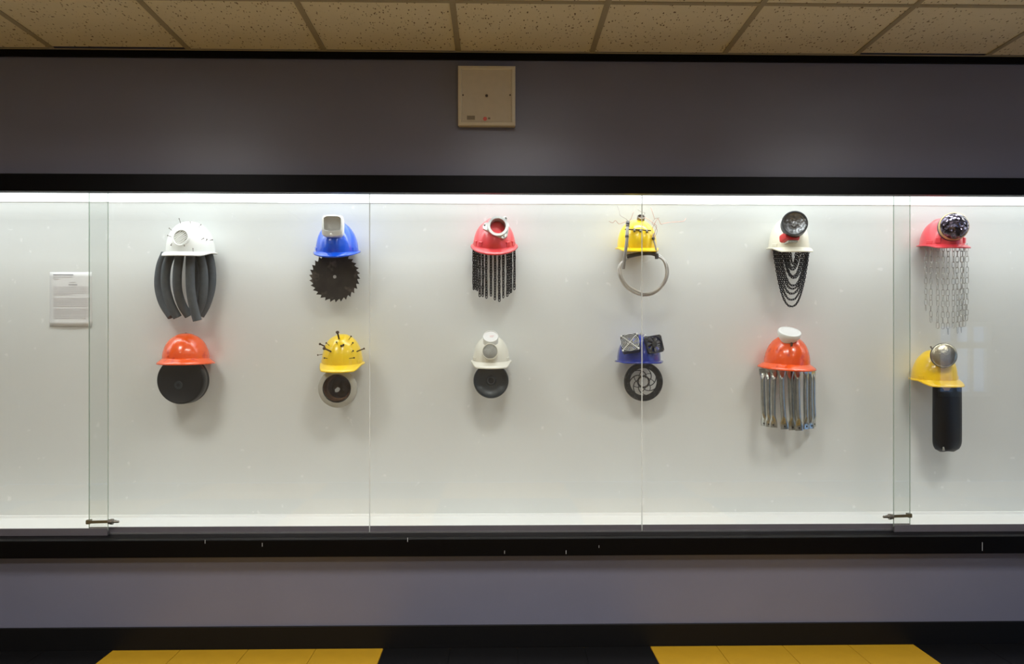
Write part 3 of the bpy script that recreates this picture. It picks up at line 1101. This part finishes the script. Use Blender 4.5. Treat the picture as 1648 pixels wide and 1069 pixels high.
S.hose([(576, 570, .222), (566, 470, .222), (545, 380, .21), (552, 330, .20)], 0.0042, 'cable', 'cable_grey')
MB().tube([S.c(540, 372, .21), S.c(548, 390, .212)], 0.008, 8).build('cable_tie', 'dark_grey', S.t)
for pts, mt in (
    ([(304, 222, .20), (285, 195, .21), (228, 158, .21), (215, 110, .205), (200, 70, .20)], 'grey_wire'),
    ([(306, 215, .20), (330, 190, .21), (350, 135, .215), (366, 108, .21), (382, 72, .205)], 'copper_wire'),
    ([(298, 215, .20), (262, 226, .21), (215, 240, .22), (182, 208, .22), (155, 230, .22), (118, 214, .215)], 'copper_wire'),
    ([(440, 178, .20), (462, 135, .205), (432, 128, .205), (396, 104, .20)], 'grey_wire'),
    ([(455, 180, .20), (500, 198, .21), (540, 232, .215), (575, 262, .215), (560, 310, .21), (545, 375, .212)], 'copper_wire'),
    ([(552, 375, .212), (580, 310, .21), (560, 262, .21), (530, 235, .21), (562, 190, .20), (600, 184, .20)], 'grey_wire'),
    ([(556, 195, .20), (535, 130, .205), (518, 82, .20)], 'copper_wire'),
    ([(545, 370, .212), (530, 300, .21), (555, 240, .21), (585, 190, .205), (612, 238, .205), (630, 245, .205)], 'copper_wire'),
    ([(628, 240, .205), (700, 226, .21), (790, 220, .215), (832, 214, .215), (856, 188, .21)], 'copper_wire'),
):
    S.hose(pts, 0.0011, 'wire', mt, k=5, seg=5)
S.hose([(350, 552, .2), (330, 545, .2), (300, 420, .23), (292, 330, .224)], 0.001, 'wire', 'grey_wire', k=5, seg=5)

# ---- 5 cream hat, torch, draped chains
S = Sculpture('cream hard hat with a red and grey torch above draped black chains', 1200, 320, 5.627, 390, 440)
S.hat('hat_cream', 387, 446, 164, 175, 'cap', tilt=6, peak=0.045, rib=0.02, ribw=0.4)
hp = S.c(444, 222, .262)
Mf = facing(hp, -12, 10)
R = S.m(118, .26)
th = disc_lathe(S, Mf, [(R * .4, -.09), (R * .55, -.05), (R * .85, -.04), (R, -.03), (R, 0), (R * .97, .006), (R * .88, .006), (R * .85, 0)], 'torch_head', 'torch_rim', cap1=False)
disc_lathe(S, Mf, [(R * .86, .001), (R * .8, -.004), (R * .5, -.012), (R * .25, -.018), (R * .22, -.008), (R * .06, -.006)], 'torch_lens', 'torch_lens', th, cap0=False)
disc_lathe(S, Mf, [(R * .87, .002), (R * .87, .004)], 'lens_cover', 'clear_plastic', th)
q = S.c(418, 338, .236)
Mb = facing(q, 4, 8)
hw = S.m(72, .2)
mb = MB()
mb.loft([rsq(Mb, hw, S.m(44), -.08, e=.5), rsq(Mb, hw, S.m(44), .0, e=.5), rsq(Mb, hw * .9, S.m(38), .010, e=.5)], True, True)
mb.build('torch_body', 'torch_red', S.t)
for k in range(7):
    x = (k - 3) * S.m(13)
    MB().box(x - S.m(4.5), x + S.m(4.5), -S.m(60), -S.m(44), -.05, .010, Mb).build('grip_rib', 'lamp_grey', S.t, smooth=False)
loops = [(252, 574, 415, 975, .10), (266, 568, 416, 915, .13), (282, 563, 418, 860, .15), (298, 556, 424, 815, .16), (312, 548, 430, 786, .17), (332, 530, 436, 716, .185), (346, 516, 430, 700, .15), (362, 496, 424, 642, .19), (382, 482, 421, 622, .17), (402, 460, 430, 588, .20)]
for i, (ul, ur, ub, vb, d) in enumerate(loops):
    pts = []
    um = (ul + ur) / 2
    for k in range(33):
        t = -1 + 2 * k / 32
        tt = math.copysign(abs(t) ** 0.85, t)
        v = vb - (vb - 455) * abs(tt) ** 2.4
        u = um + (ur - ul) / 2 * tt + (ub - um) * (1 - t * t)
        pts.append(S.c(u, v, d))
    chain_obj('draped_chain', 'black_chain', S.t, pts, 0.0150, 0.0086, 0.0022, 0.0105, 0.25)

# ---- 6 red hat, glass ball lamp, silver chains
S = Sculpture('red hard hat with a glass ball lamp above thin silver link chains', 1440, 320, 4.861, 360, 370)
S.hat('hat_pinkred', 366, 362, 146, 165, 'cap', tilt=6, slope=0.3, peak=0.042, rib=0.05, ribw=0.33, lip=0.012)
for s in (-1, 1):
    f = math.radians(-90 + s * 42)
    R_ = S.M @ Matrix.Translation((math.cos(f) * S.a * .985, math.sin(f) * S.b * .985, 0.02)) @ Matrix.Rotation(f + PI / 2, 4, 'Z')
    MB().box(-0.012, 0.012, -0.01, 0.006, -0.014, 0.014, R_).build('shell_notch', 'hat_pinkred', S.hatobj, smooth=False, bevel=0.003)
hp = S.c(460, 218, .24)
Mf = facing(hp, -14, 4)
R = S.m(112, .25)
lb = disc_lathe(S, Mf, [(R * .55, -.10), (R * .8, -.05), (R * .96, -.03), (R, -.02), (R, -.008), (R * .97, -.004)], 'lamp_housing', 'torch_rim')
disc_lathe(S, Mf, [(R * .985, -.006), (R * .99, .008), (R * .95, .012)], 'lamp_rim', 'tan', lb)
prof = [(R * .93 * math.cos(a), .010 + R * .5 * math.sin(a)) for a in [PI / 2 * k / 12 for k in range(12)]]
disc_lathe(S, Mf, prof, 'lamp_glass', 'ball_lens', lb)
link = MB()
link_mesh(link, Matrix.Identity(4), 0.031, 0.0145, 0.0014, 12, 5)
lo = link.build('chain_link', 'silver_chain')
LME = lo.data
bpy.data.objects.remove(lo)
strands = [(243, 890, .10), (284, 945, .15), (335, 1030, .18), (376, 1035, .20), (417, 1065, .20), (457, 1020, .18), (490, 1030, .15), (520, 1035, .12), (542, 1000, .09), (562, 955, .06), (530, 960, .05)]
for i, (u, vb, d) in enumerate(strands):
    top = S.c(u + 3, 368, d)
    pts = smooth_path([top, S.c(u + 4 * math.sin(i * 3), 560, d), S.c(u - 3 * math.sin(i * 2), 800, d), S.c(u, vb, d)], 8)
    ch = MB()
    ch.tube([top + Vector((0, 0.0, 0.012)), top + Vector((0, 0, -0.004))], 0.0022, 6)
    co = ch.build('link_chain', 'silver_chain', S.t, origin=top)
    for M in chain_frames(pts, 0.0268, 0.6, 20 + 25 * (i % 3)):
        o = bpy.data.objects.new('chain_link', LME)
        COL.objects.link(o)
        o.parent = co
        M2 = M.copy()
        M2.translation = M.translation - top
        o.matrix_local = M2

# ---- 7 orange full brim hat, black wheel
S = Sculpture('orange full-brim hard hat above a thick plain black rubber disc', 220, 520, 7.125, 565, 455)
S.hat('hat_orange', 566, 408, 240, 128, 'full', tilt=1, lip=0.026, droop=0.8, rib=0.02, ribw=0.34, sq_=2.2, b=0.112)
MB().lathe(facing(S.c(567, 128, .10), 0, 60), [(0.006, -.01), (0.006, .004), (0.003, .007)], 10).build('crown_button', 'rusty_bolt', S.t)
for u in (482, 588):
    h = S.hit(u, 322)
    if h:
        MB().lathe(facing(h[0], 0, 20), [(0.0035, -.003), (0.003, .002), (0.001, .003)], 10).build('rivet', 'hat_orange', S.t)
ce = S.c(502, 660, .19)
Mf = facing(ce, 0, 0)
R = S.m(270, .19)
wd = disc_lathe(S, Mf, [(R * .97, -.075), (R, -.068), (R, -.058), (R * .975, -.054), (R * .975, -.048), (R, -.044), (R, -.006), (R * .975, 0), (R * .93, .0015), (R * .9, 0), (R * .2, -.002)], 'rubber_disc', 'rubber', seg=56)
Mh = facing(S.c(476, 712, .19), 0, 0)
disc_lathe(S, Mh, [(S.m(46, .19), -.004), (S.m(46, .19), .001), (S.m(34, .19), .002), (S.m(20, .19), .001)], 'hub_ring', 'rubber_blue', wd, 20, cap1=False)
disc_lathe(S, Mh, [(S.m(21, .19), -.003), (S.m(20, .19), .0016)], 'hub_hole', 'foam_hole', wd, 16)

# ---- 8 yellow hat with bolts, pipe collar
S = Sculpture('yellow hard hat studded with rusty bolts above a pale flanged pipe', 480, 520, 7.13, 480, 470)
S.hat('hat_yellow', 508, 456, 218, 138, 'cap', tilt=7, peak=0.055, rib=0.02, ribw=0.3, slope=0.36, lip=0.010)
for (u0, v0, u1, v1, r, hr, out) in (
    (450, 108, 470, 188, .0042, .0085, .03), (300, 292, 380, 330, .0042, .0085, .035), (250, 242, 305, 268, .0035, .0062, .02),
    (755, 294, 665, 330, .0028, .0050, .01)):
    S.fastener(u0, v0, u1, v1, r, hr, 'bolt', 'rusty_bolt', out)
for (u0, v0, u1, v1) in ((225, 368, 285, 360), (322, 230, 360, 260), (440, 220, 450, 246), (606, 154, 575, 195), (626, 228, 604, 256), (630, 320, 608, 336), (640, 400, 580, 408), (300, 402, 340, 408)):
    S.fastener(u0, v0, u1, v1, .0016, .0042, 'nail', 'rusty_bolt', .014)
for u, v in ((494, 270), (514, 262)):
    h = S.hit(u, v)
    M = h[1].to_track_quat('Z', 'Y').to_matrix().to_4x4()
    M.translation = h[0]
    MB().lathe(M, [(.005, -.002), (.005, .012), (.003, .014)], 6).build('nut', 'rusty_bolt', S.t)
ce = S.c(442, 752, .20)
Mf = facing(ce, 0, 0)
R = S.m(222, .19)
ri = S.m(158, .2)
fo = disc_lathe(S, Mf, [(ri * .92, -.158), (ri * 1.06, -.150), (ri * 1.06, -.06), (R, -.03), (R, -.018), (R * .97, -.012), (ri * 1.03, .0), (ri, .0), (ri * .985, -.01)], 'pipe_collar', 'concrete', cap0=False, cap1=False)
Mi = Mf @ Matrix.Translation((0, .003, 0))
disc_lathe(S, Mi, [(ri * .99, -.006), (ri * .93, -.004), (ri * .90, -.02), (ri * .90, -.05), (ri * .80, -.055), (ri * .78, -.148)], 'pipe_bore', 'rust_pipe', fo, cap0=False, cap1=False)
MB().ring_tube(Mf, ri * 1.0, .0018, 40, 6).build('gasket', 'rubber', fo)
holes = [(.013, .004), (.008, .011), (-.001, .014), (-.008, .008), (-.015, .001), (-.013, -.011), (-.004, -.012), (.006, -.008)]
r0, r1 = [], []
for j in range(32):
    a = 2 * PI * j / 32
    r0.append(Mi @ Vector((ri * .78 * math.cos(a), ri * .78 * math.sin(a), -.146)))
    h0, h1 = holes[j // 4], holes[(j // 4 + 1) % 8]
    q = (j % 4) / 4
    r1.append(Mi @ Vector((-.024 + h0[0] * (1 - q) + h1[0] * q, -.016 + h0[1] * (1 - q) + h1[1] * q, -.146)))
MB().loft([r0, r1], False, False).build('pipe_baffle', 'rust_pipe', fo, solid=.003)

# ---- 9 white hat, two lenses, black wheel
S = Sculpture('ivory white hard hat with two round lenses above a dished black wheel', 730, 520, 7.638, 463, 460)
S.hat('hat_ivory', 463, 462, 212, 162, 'cap', tilt=5, peak=0.045, rib=0.02, ribw=0.3, slope=0.42, lip=0.012)
Mf = facing(S.c(455, 185, .20), 0, 40)
R = S.m(96, .2)
uc = disc_lathe(S, Mf, [(R * .8, -.10), (R * .88, -.03), (R, -.026), (R, .010), (R * .96, .014), (R * .9, .014), (R * .88, .009)], 'upper_lamp', 'lamp_white')
disc_lathe(S, Mf, [(R * .89, .007), (R * .89, .0115)], 'lamp_cover', 'paper', uc)
for k, (yy, ww) in enumerate(((.004, .013), (-.003, .010))):
    MB().box(-.004, -.004 + 2 * ww * .8, yy - .0015, yy + .0015, .0112, .012, Mf).build('faded_red_print', 'faded_red', uc, smooth=False)
Mf = facing(S.c(448, 350, .245), 0, 8)
R = S.m(100, .24)
lc = disc_lathe(S, Mf, [(R * .8, -.06), (R * .95, -.03), (R, -.015), (R, .0), (R * .96, .004), (R * .9, .004), (R * .88, -.002)], 'lower_lamp', 'hat_ivory')
disc_lathe(S, Mf, [(R * .89, -.003), (R * .89, .0005), (R * .6, .003), (R * .2, .004)], 'lamp_lens', 'grey_lens', lc)
ce = S.c(460, 708, .18)
Mf = facing(ce, 0, 4)
R = S.m(217, .18)
wd = disc_lathe(S, Mf, [(R * .97, -.07), (R, -.064), (R, -.046), (R * .96, -.042), (R * .96, -.034), (R, -.03), (R, -.004), (R * .975, 0), (R * .94, .001), (R * .9, -.004), (R * .55, -.014), (R * .3, -.012), (R * .22, -.002), (R * .18, -.002), (R * .17, -.02)], 'wheel', 'rubber_blue', seg=56)
MB().ring_tube(Mf @ Matrix.Translation((0, 0, -.031)), R * .985, .0016, 48, 5).build('wheel_seam', 'rubber_line', wd)
MB().ring_tube(Mf @ Matrix.Translation((0, 0, -.001)), R * .2, .0014, 24, 5).build('hub_ring', 'rubber_line', wd)
disc_lathe(S, Mf, [(R * .17, -.018), (R * .16, -.008)], 'hub_hole', 'foam_hole', wd, 20)

# ---- 10 navy hat, two fans, brake rotor
S = Sculpture('dark blue hard hat with two cooling fans above a spoked brake rotor', 960, 520, 7.633, 520, 440)
S.hat('hat_navy', 520, 460, 255, 150, 'cap', tilt=1, peak=0.030, rib=0.03, ribw=0.3, slope=0.2, sq_=2.5, lug=False, lip=0.012)


def fan(S, M, h, depth, guard):
    N = 32
    sqr, cir = [], []
    for j in range(N):
        a = 2 * PI * (j + .5) / N
        c, s = math.cos(a), math.sin(a)
        k = 1 / max(abs(c), abs(s))
        sqr.append(Vector((h * c * k, h * s * k, 0)))
        cir.append(Vector((h * .92 * c, h * .92 * s, 0)))
    rz = lambda l, z: [M @ (p + Vector((0, 0, z))) for p in l]
    mb = MB()
    mb.loft([rz(cir, -depth), rz(sqr, -depth), rz(sqr, 0), rz(cir, 0), rz(cir, -depth)], False, False)
    fr = mb.build('fan_frame', 'black_plastic', S.t)
    hub = MB().lathe(M, [(h * .34, -depth * .9), (h * .34, -depth * .2), (h * .3, -depth * .12)], 20).build('fan_hub', 'black_plastic', fr)
    for k in range(7):
        a = 2 * PI * k / 7
        mb = MB()
        r0, r1 = [], []
        for q in range(5):
            rr = h * (.3 + .58 * q / 4)
            a0, a1 = a + .1 * q / 4, a + .62 + .16 * q / 4
            r0.append(M @ Vector((rr * math.cos(a0), rr * math.sin(a0), -depth * .25)))
            r1.append(M @ Vector((rr * math.cos(a1), rr * math.sin(a1), -depth * .75)))
        mb.loft([r0, r1], False, False, closed=False)
        mb.build('fan_blade', 'fan_blade', fr, solid=.0012)
    MB().box(-h * .95, h * .95, -h * .06, h * .06, -depth, -depth * .9, M).build('strut', 'black_plastic', fr, smooth=False)
    MB().box(-h * .06, h * .06, -h * .95, h * .95, -depth, -depth * .9, M).build('strut', 'black_plastic', fr, smooth=False)
    if guard:
        for q in range(6):
            MB().ring_tube(M @ Matrix.Translation((0, 0, .004)), h * (.16 + .165 * q), .0011, 36, 5).build('guard_ring', 'lamp_white', fr)
        for s in (-1, 1):
            e = h * .86
            MB().tube([M @ Vector((-e, -e * s, .002)), M @ Vector((-e * .7, -e * s * .7, .006)), M @ Vector((e * .7, e * s * .7, .006)), M @ Vector((e, e * s, .002))], .0017, 6).build('guard_spar', 'lamp_white', fr)
        for sx in (-1, 1):
            for sy in (-1, 1):
                MB().lathe(M @ Matrix.Translation((sx * h * .86, sy * h * .86, 0)), [(.005, 0), (.005, .005), (.003, .008)], 10).build('screw', 'lamp_white', fr)
    else:
        for sx in (-1, 1):
            for sy in (-1, 1):
                MB().lathe(M @ Matrix.Translation((sx * h * .86, sy * h * .86, 0)), [(.003, 0), (.003, .002)], 10).build('screw', 'nail', fr)
    return fr


fan(S, facing(S.c(412, 240, .245), -17, 22, 9), S.m(112, .24), .032, True)
fan(S, facing(S.c(718, 258, .225), 14, 10, 9), S.m(108, .22), .026, False)
h0 = S.c(548, 140, .13)
MB().lathe(facing(h0, 0, 55), [(.008, -.01), (.008, .004), (.004, .008)], 12).build('crown_knob', 'concrete', S.t)
MB().lathe(facing(S.c(600, 158, .20), 20, 20), [(.006, -.01), (.006, .004), (.004, .007)], 10).build('screw', 'lamp_white', S.t)
ce = S.c(577, 722, .11)
Mf = facing(ce, 0, 0)
R = S.m(240, .11)
ro = disc_lathe(S, Mf, [(R * .70, -.012), (R * .97, -.016), (R, -.010), (R, .002), (R * .97, .007), (R * .90, .008), (R * .88, .005), (R * .72, .005), (R * .70, .002), (R * .70, -.012)], 'rotor_rim', 'rotor_black', seg=56, cap0=False, cap1=False)
hubr = disc_lathe(S, Mf, [(R * .245, -.004), (R * .33, -.004), (R * .33, .002), (R * .245, .002), (R * .245, -.004)], 'rotor_hub', 'rotor_spoke', seg=36, cap0=False, cap1=False)
for k in range(6):
    a = 2 * PI * k / 6
    MB().lathe(Mf @ Matrix.Translation((R * .265 * math.cos(a), R * .265 * math.sin(a), .0)), [(R * .045, -.004), (R * .045, .004), (R * .02, .006)], 8).build('bolt', 'nail', hubr)
for k in range(7):
    a0 = 2 * PI * k / 7 + .2
    cl = []
    for q in range(9):
        t = q / 8
        rr = R * (.31 + .41 * t)
        a = a0 + 1.15 * t ** 1.2
        cl.append((rr, a))
    mb = MB()
    rin = [Mf @ Vector(((r - R * .016) * math.cos(a + .03), (r - R * .016) * math.sin(a + .03), .001)) for r, a in cl]
    rout = [Mf @ Vector(((r + R * .016) * math.cos(a - .03), (r + R * .016) * math.sin(a - .03), .001)) for r, a in cl]
    mb.loft([rin, rout], False, False, closed=False)
    mb.build('spoke', 'rotor_spoke', S.t, solid=.003)
    mb = MB()
    wb = [(R * (.32 + .24 * q / 6), a0 + 1.25 - .62 * q / 6) for q in range(7)]
    b0 = [Mf @ Vector(((r - R * .012) * math.cos(a - .025), (r - R * .012) * math.sin(a - .025), .001)) for r, a in wb]
    b1 = [Mf @ Vector(((r + R * .012) * math.cos(a + .025), (r + R * .012) * math.sin(a + .025), .001)) for r, a in wb]
    mb.loft([b0, b1], False, False, closed=False)
    mb.build('spoke_web', 'rotor_spoke', S.t, solid=.003)

# ---- 11 orange full brim hat, white lamp, steel tubes
S = Sculpture('orange full-brim hard hat with white lamp above flattened steel tubes', 1190, 515, 5.625, 430, 420)
S.hat('hat_orange', 428, 393, 192, 140, 'full', tilt=4, lip=0.030, droop=0.65, rib=0.02, ribw=0.34, sq_=2.2, b=0.112, roll=-2)
Mf = facing(S.c(452, 118, .19), 4, 62)
R = S.m(104, .19)
lc = disc_lathe(S, Mf, [(R * .42, -.07), (R * .5, -.05), (R * .92, -.02), (R, -.004), (R, .004), (R * .96, .008), (R * .8, .010)], 'bowl_lamp', 'lamp_white', cap1=False)
disc_lathe(S, Mf, [(R * .82, .009), (R * .5, .014), (R * .1, .016)], 'lamp_glass', 'paper', lc)
MB().box(-.004, .004, -R * .95, -R * .75, -.05, -.03, Mf).build('lamp_clip', 'nail', lc, smooth=False)


def flat_tube(S, top, bot, r, ang0, ang1, w=0.0195):
    A, B = S.c(*top), S.c(*bot)
    z = (B - A).normalized()
    x = Vector((0, 1, 0)).cross(z).normalized()
    y = z.cross(x)
    L = (B - A).length
    rings = []
    for k in range(25):
        s = k / 24
        e = max(1 - sstep(.06, .19, s), sstep(.80, .92, s))
        an = math.radians(ang0 + (ang1 - ang0) * s)
        xx = x * math.cos(an) + y * math.sin(an)
        yy = -x * math.sin(an) + y * math.cos(an)
        rx, ry = r + (w - r) * e, r + (.0026 - r) * e
        bow = x * .003 * math.sin(PI * s)
        rings.append([A + (B - A) * s + bow + xx * rx * math.cos(2 * PI * j / 14) + yy * ry * math.sin(2 * PI * j / 14) for j in range(14)])
    o = MB().loft(rings).build('steel_tube', 'pipe_steel', S.t)
    for s, an in ((.955, ang1),):
        c0 = A + (B - A) * s
        a = math.radians(an)
        nn = -x * math.sin(a) + y * math.cos(a)
        if nn.y > 0:
            nn = -nn
        M = nn.to_track_quat('Z', 'Y').to_matrix().to_4x4()
        M.translation = c0
        MB().lathe(M, [(.0042, -.001), (.0042, .0031)], 10).build('tube_hole', 'foam_hole', o)
    return o


for (u0, u1, vb, d, a0, a1) in ((212, 226, 960, .08, 35, 50), (262, 268, 968, .12, 20, 40), (316, 308, 975, .16, 15, 40), (380, 410, 990, .18, 5, 0), (455, 482, 998, .15, 5, 0), (528, 542, 1004, .18, -10, 0), (602, 606, 990, .15, -20, -20), (645, 652, 984, .11, -25, -25), (668, 678, 968, .06, -30, -45), (492, 505, 960, .10, 20, 30)):
    flat_tube(S, (u0, 442, d), (u1, vb, d + .005), .0120, a0, a1)

# ---- 12 yellow hat, metal disc, rubber flap
S = Sculpture('yellow hard hat with a brushed metal disc above a long black rubber flap', 1440, 540, 5.344, 350, 380)
S.hat('hat_amber', 338, 374, 168, 130, 'cap', tilt=4, peak=0.050, rib=0.03, ribw=0.42, slope=0.38, lip=0.012)
hp = S.c(422, 172, .25)
Mf = facing(hp, -16, 4)
R = S.m(108, .25)
lb = disc_lathe(S, Mf, [(R * .5, -.09), (R * .8, -.03), (R * .97, -.012), (R, -.008), (R, 0), (R * .97, .003)], 'lamp_housing', 'torch_rim')
disc_lathe(S, Mf, [(R * .97 * math.cos(a), .001 + R * .28 * math.sin(a)) for a in [PI / 2 * k / 10 for k in range(10)]], 'metal_disc', 'brushed', lb)
MB().tube([Mf @ Vector((-R * .8, R * .5, -.002)), Mf @ Vector((-R * .95, R * .75, -.004))], .004, 8).build('bracket', 'nail', lb)
rows = []
for i in range(25):
    s = i / 24
    v = 425 + (993 - 425) * s
    wv = 1.0 - 0.03 * (1 - s)
    if s > .84:
        q = (s - .84) / .16
        wv = 0.45 + 0.55 * math.sqrt(max(0, 1 - q * q))
    wv *= 1 - .04 * max(0, s - .5)
    row = []
    for j in range(13):
        t = -1 + 2 * j / 12
        row.append(S.c(448 + 122 * wv * t, v, .185 + .03 * (1 - t * t) - .05 * s * s))
    rows.append(row)
mb = MB()
mb.loft(rows, False, False, closed=False)
fp = mb.build('rubber_flap', 'rubber', S.t, solid=.006)
mb = MB()
lb0 = [S.c(400 + 9 * j, 432, .222) for j in range(11)]
lb1 = [S.c(412 + 6.6 * j, 458 + (0 if j in (0, 1, 9, 10) else 16), .222) for j in range(11)]
mb.loft([lb0, lb1], False, False, closed=False)
mb.build('top_tab', 'label_beige', fp, solid=.004)
mb = MB()
mb.loft([[S.c(412, 958, .172), S.c(422, 958, .172)], [S.c(410, 990, .168), S.c(430, 990, .168)]], False, False, closed=False)
mb.build('bottom_tag', 'lamp_grey', fp, solid=.003)
MB().tube([S.c(440, 470, .214), S.c(444, 700, .206), S.c(440, 940, .172)], .0022, 6).build('molding_ridge', 'rubber', fp)
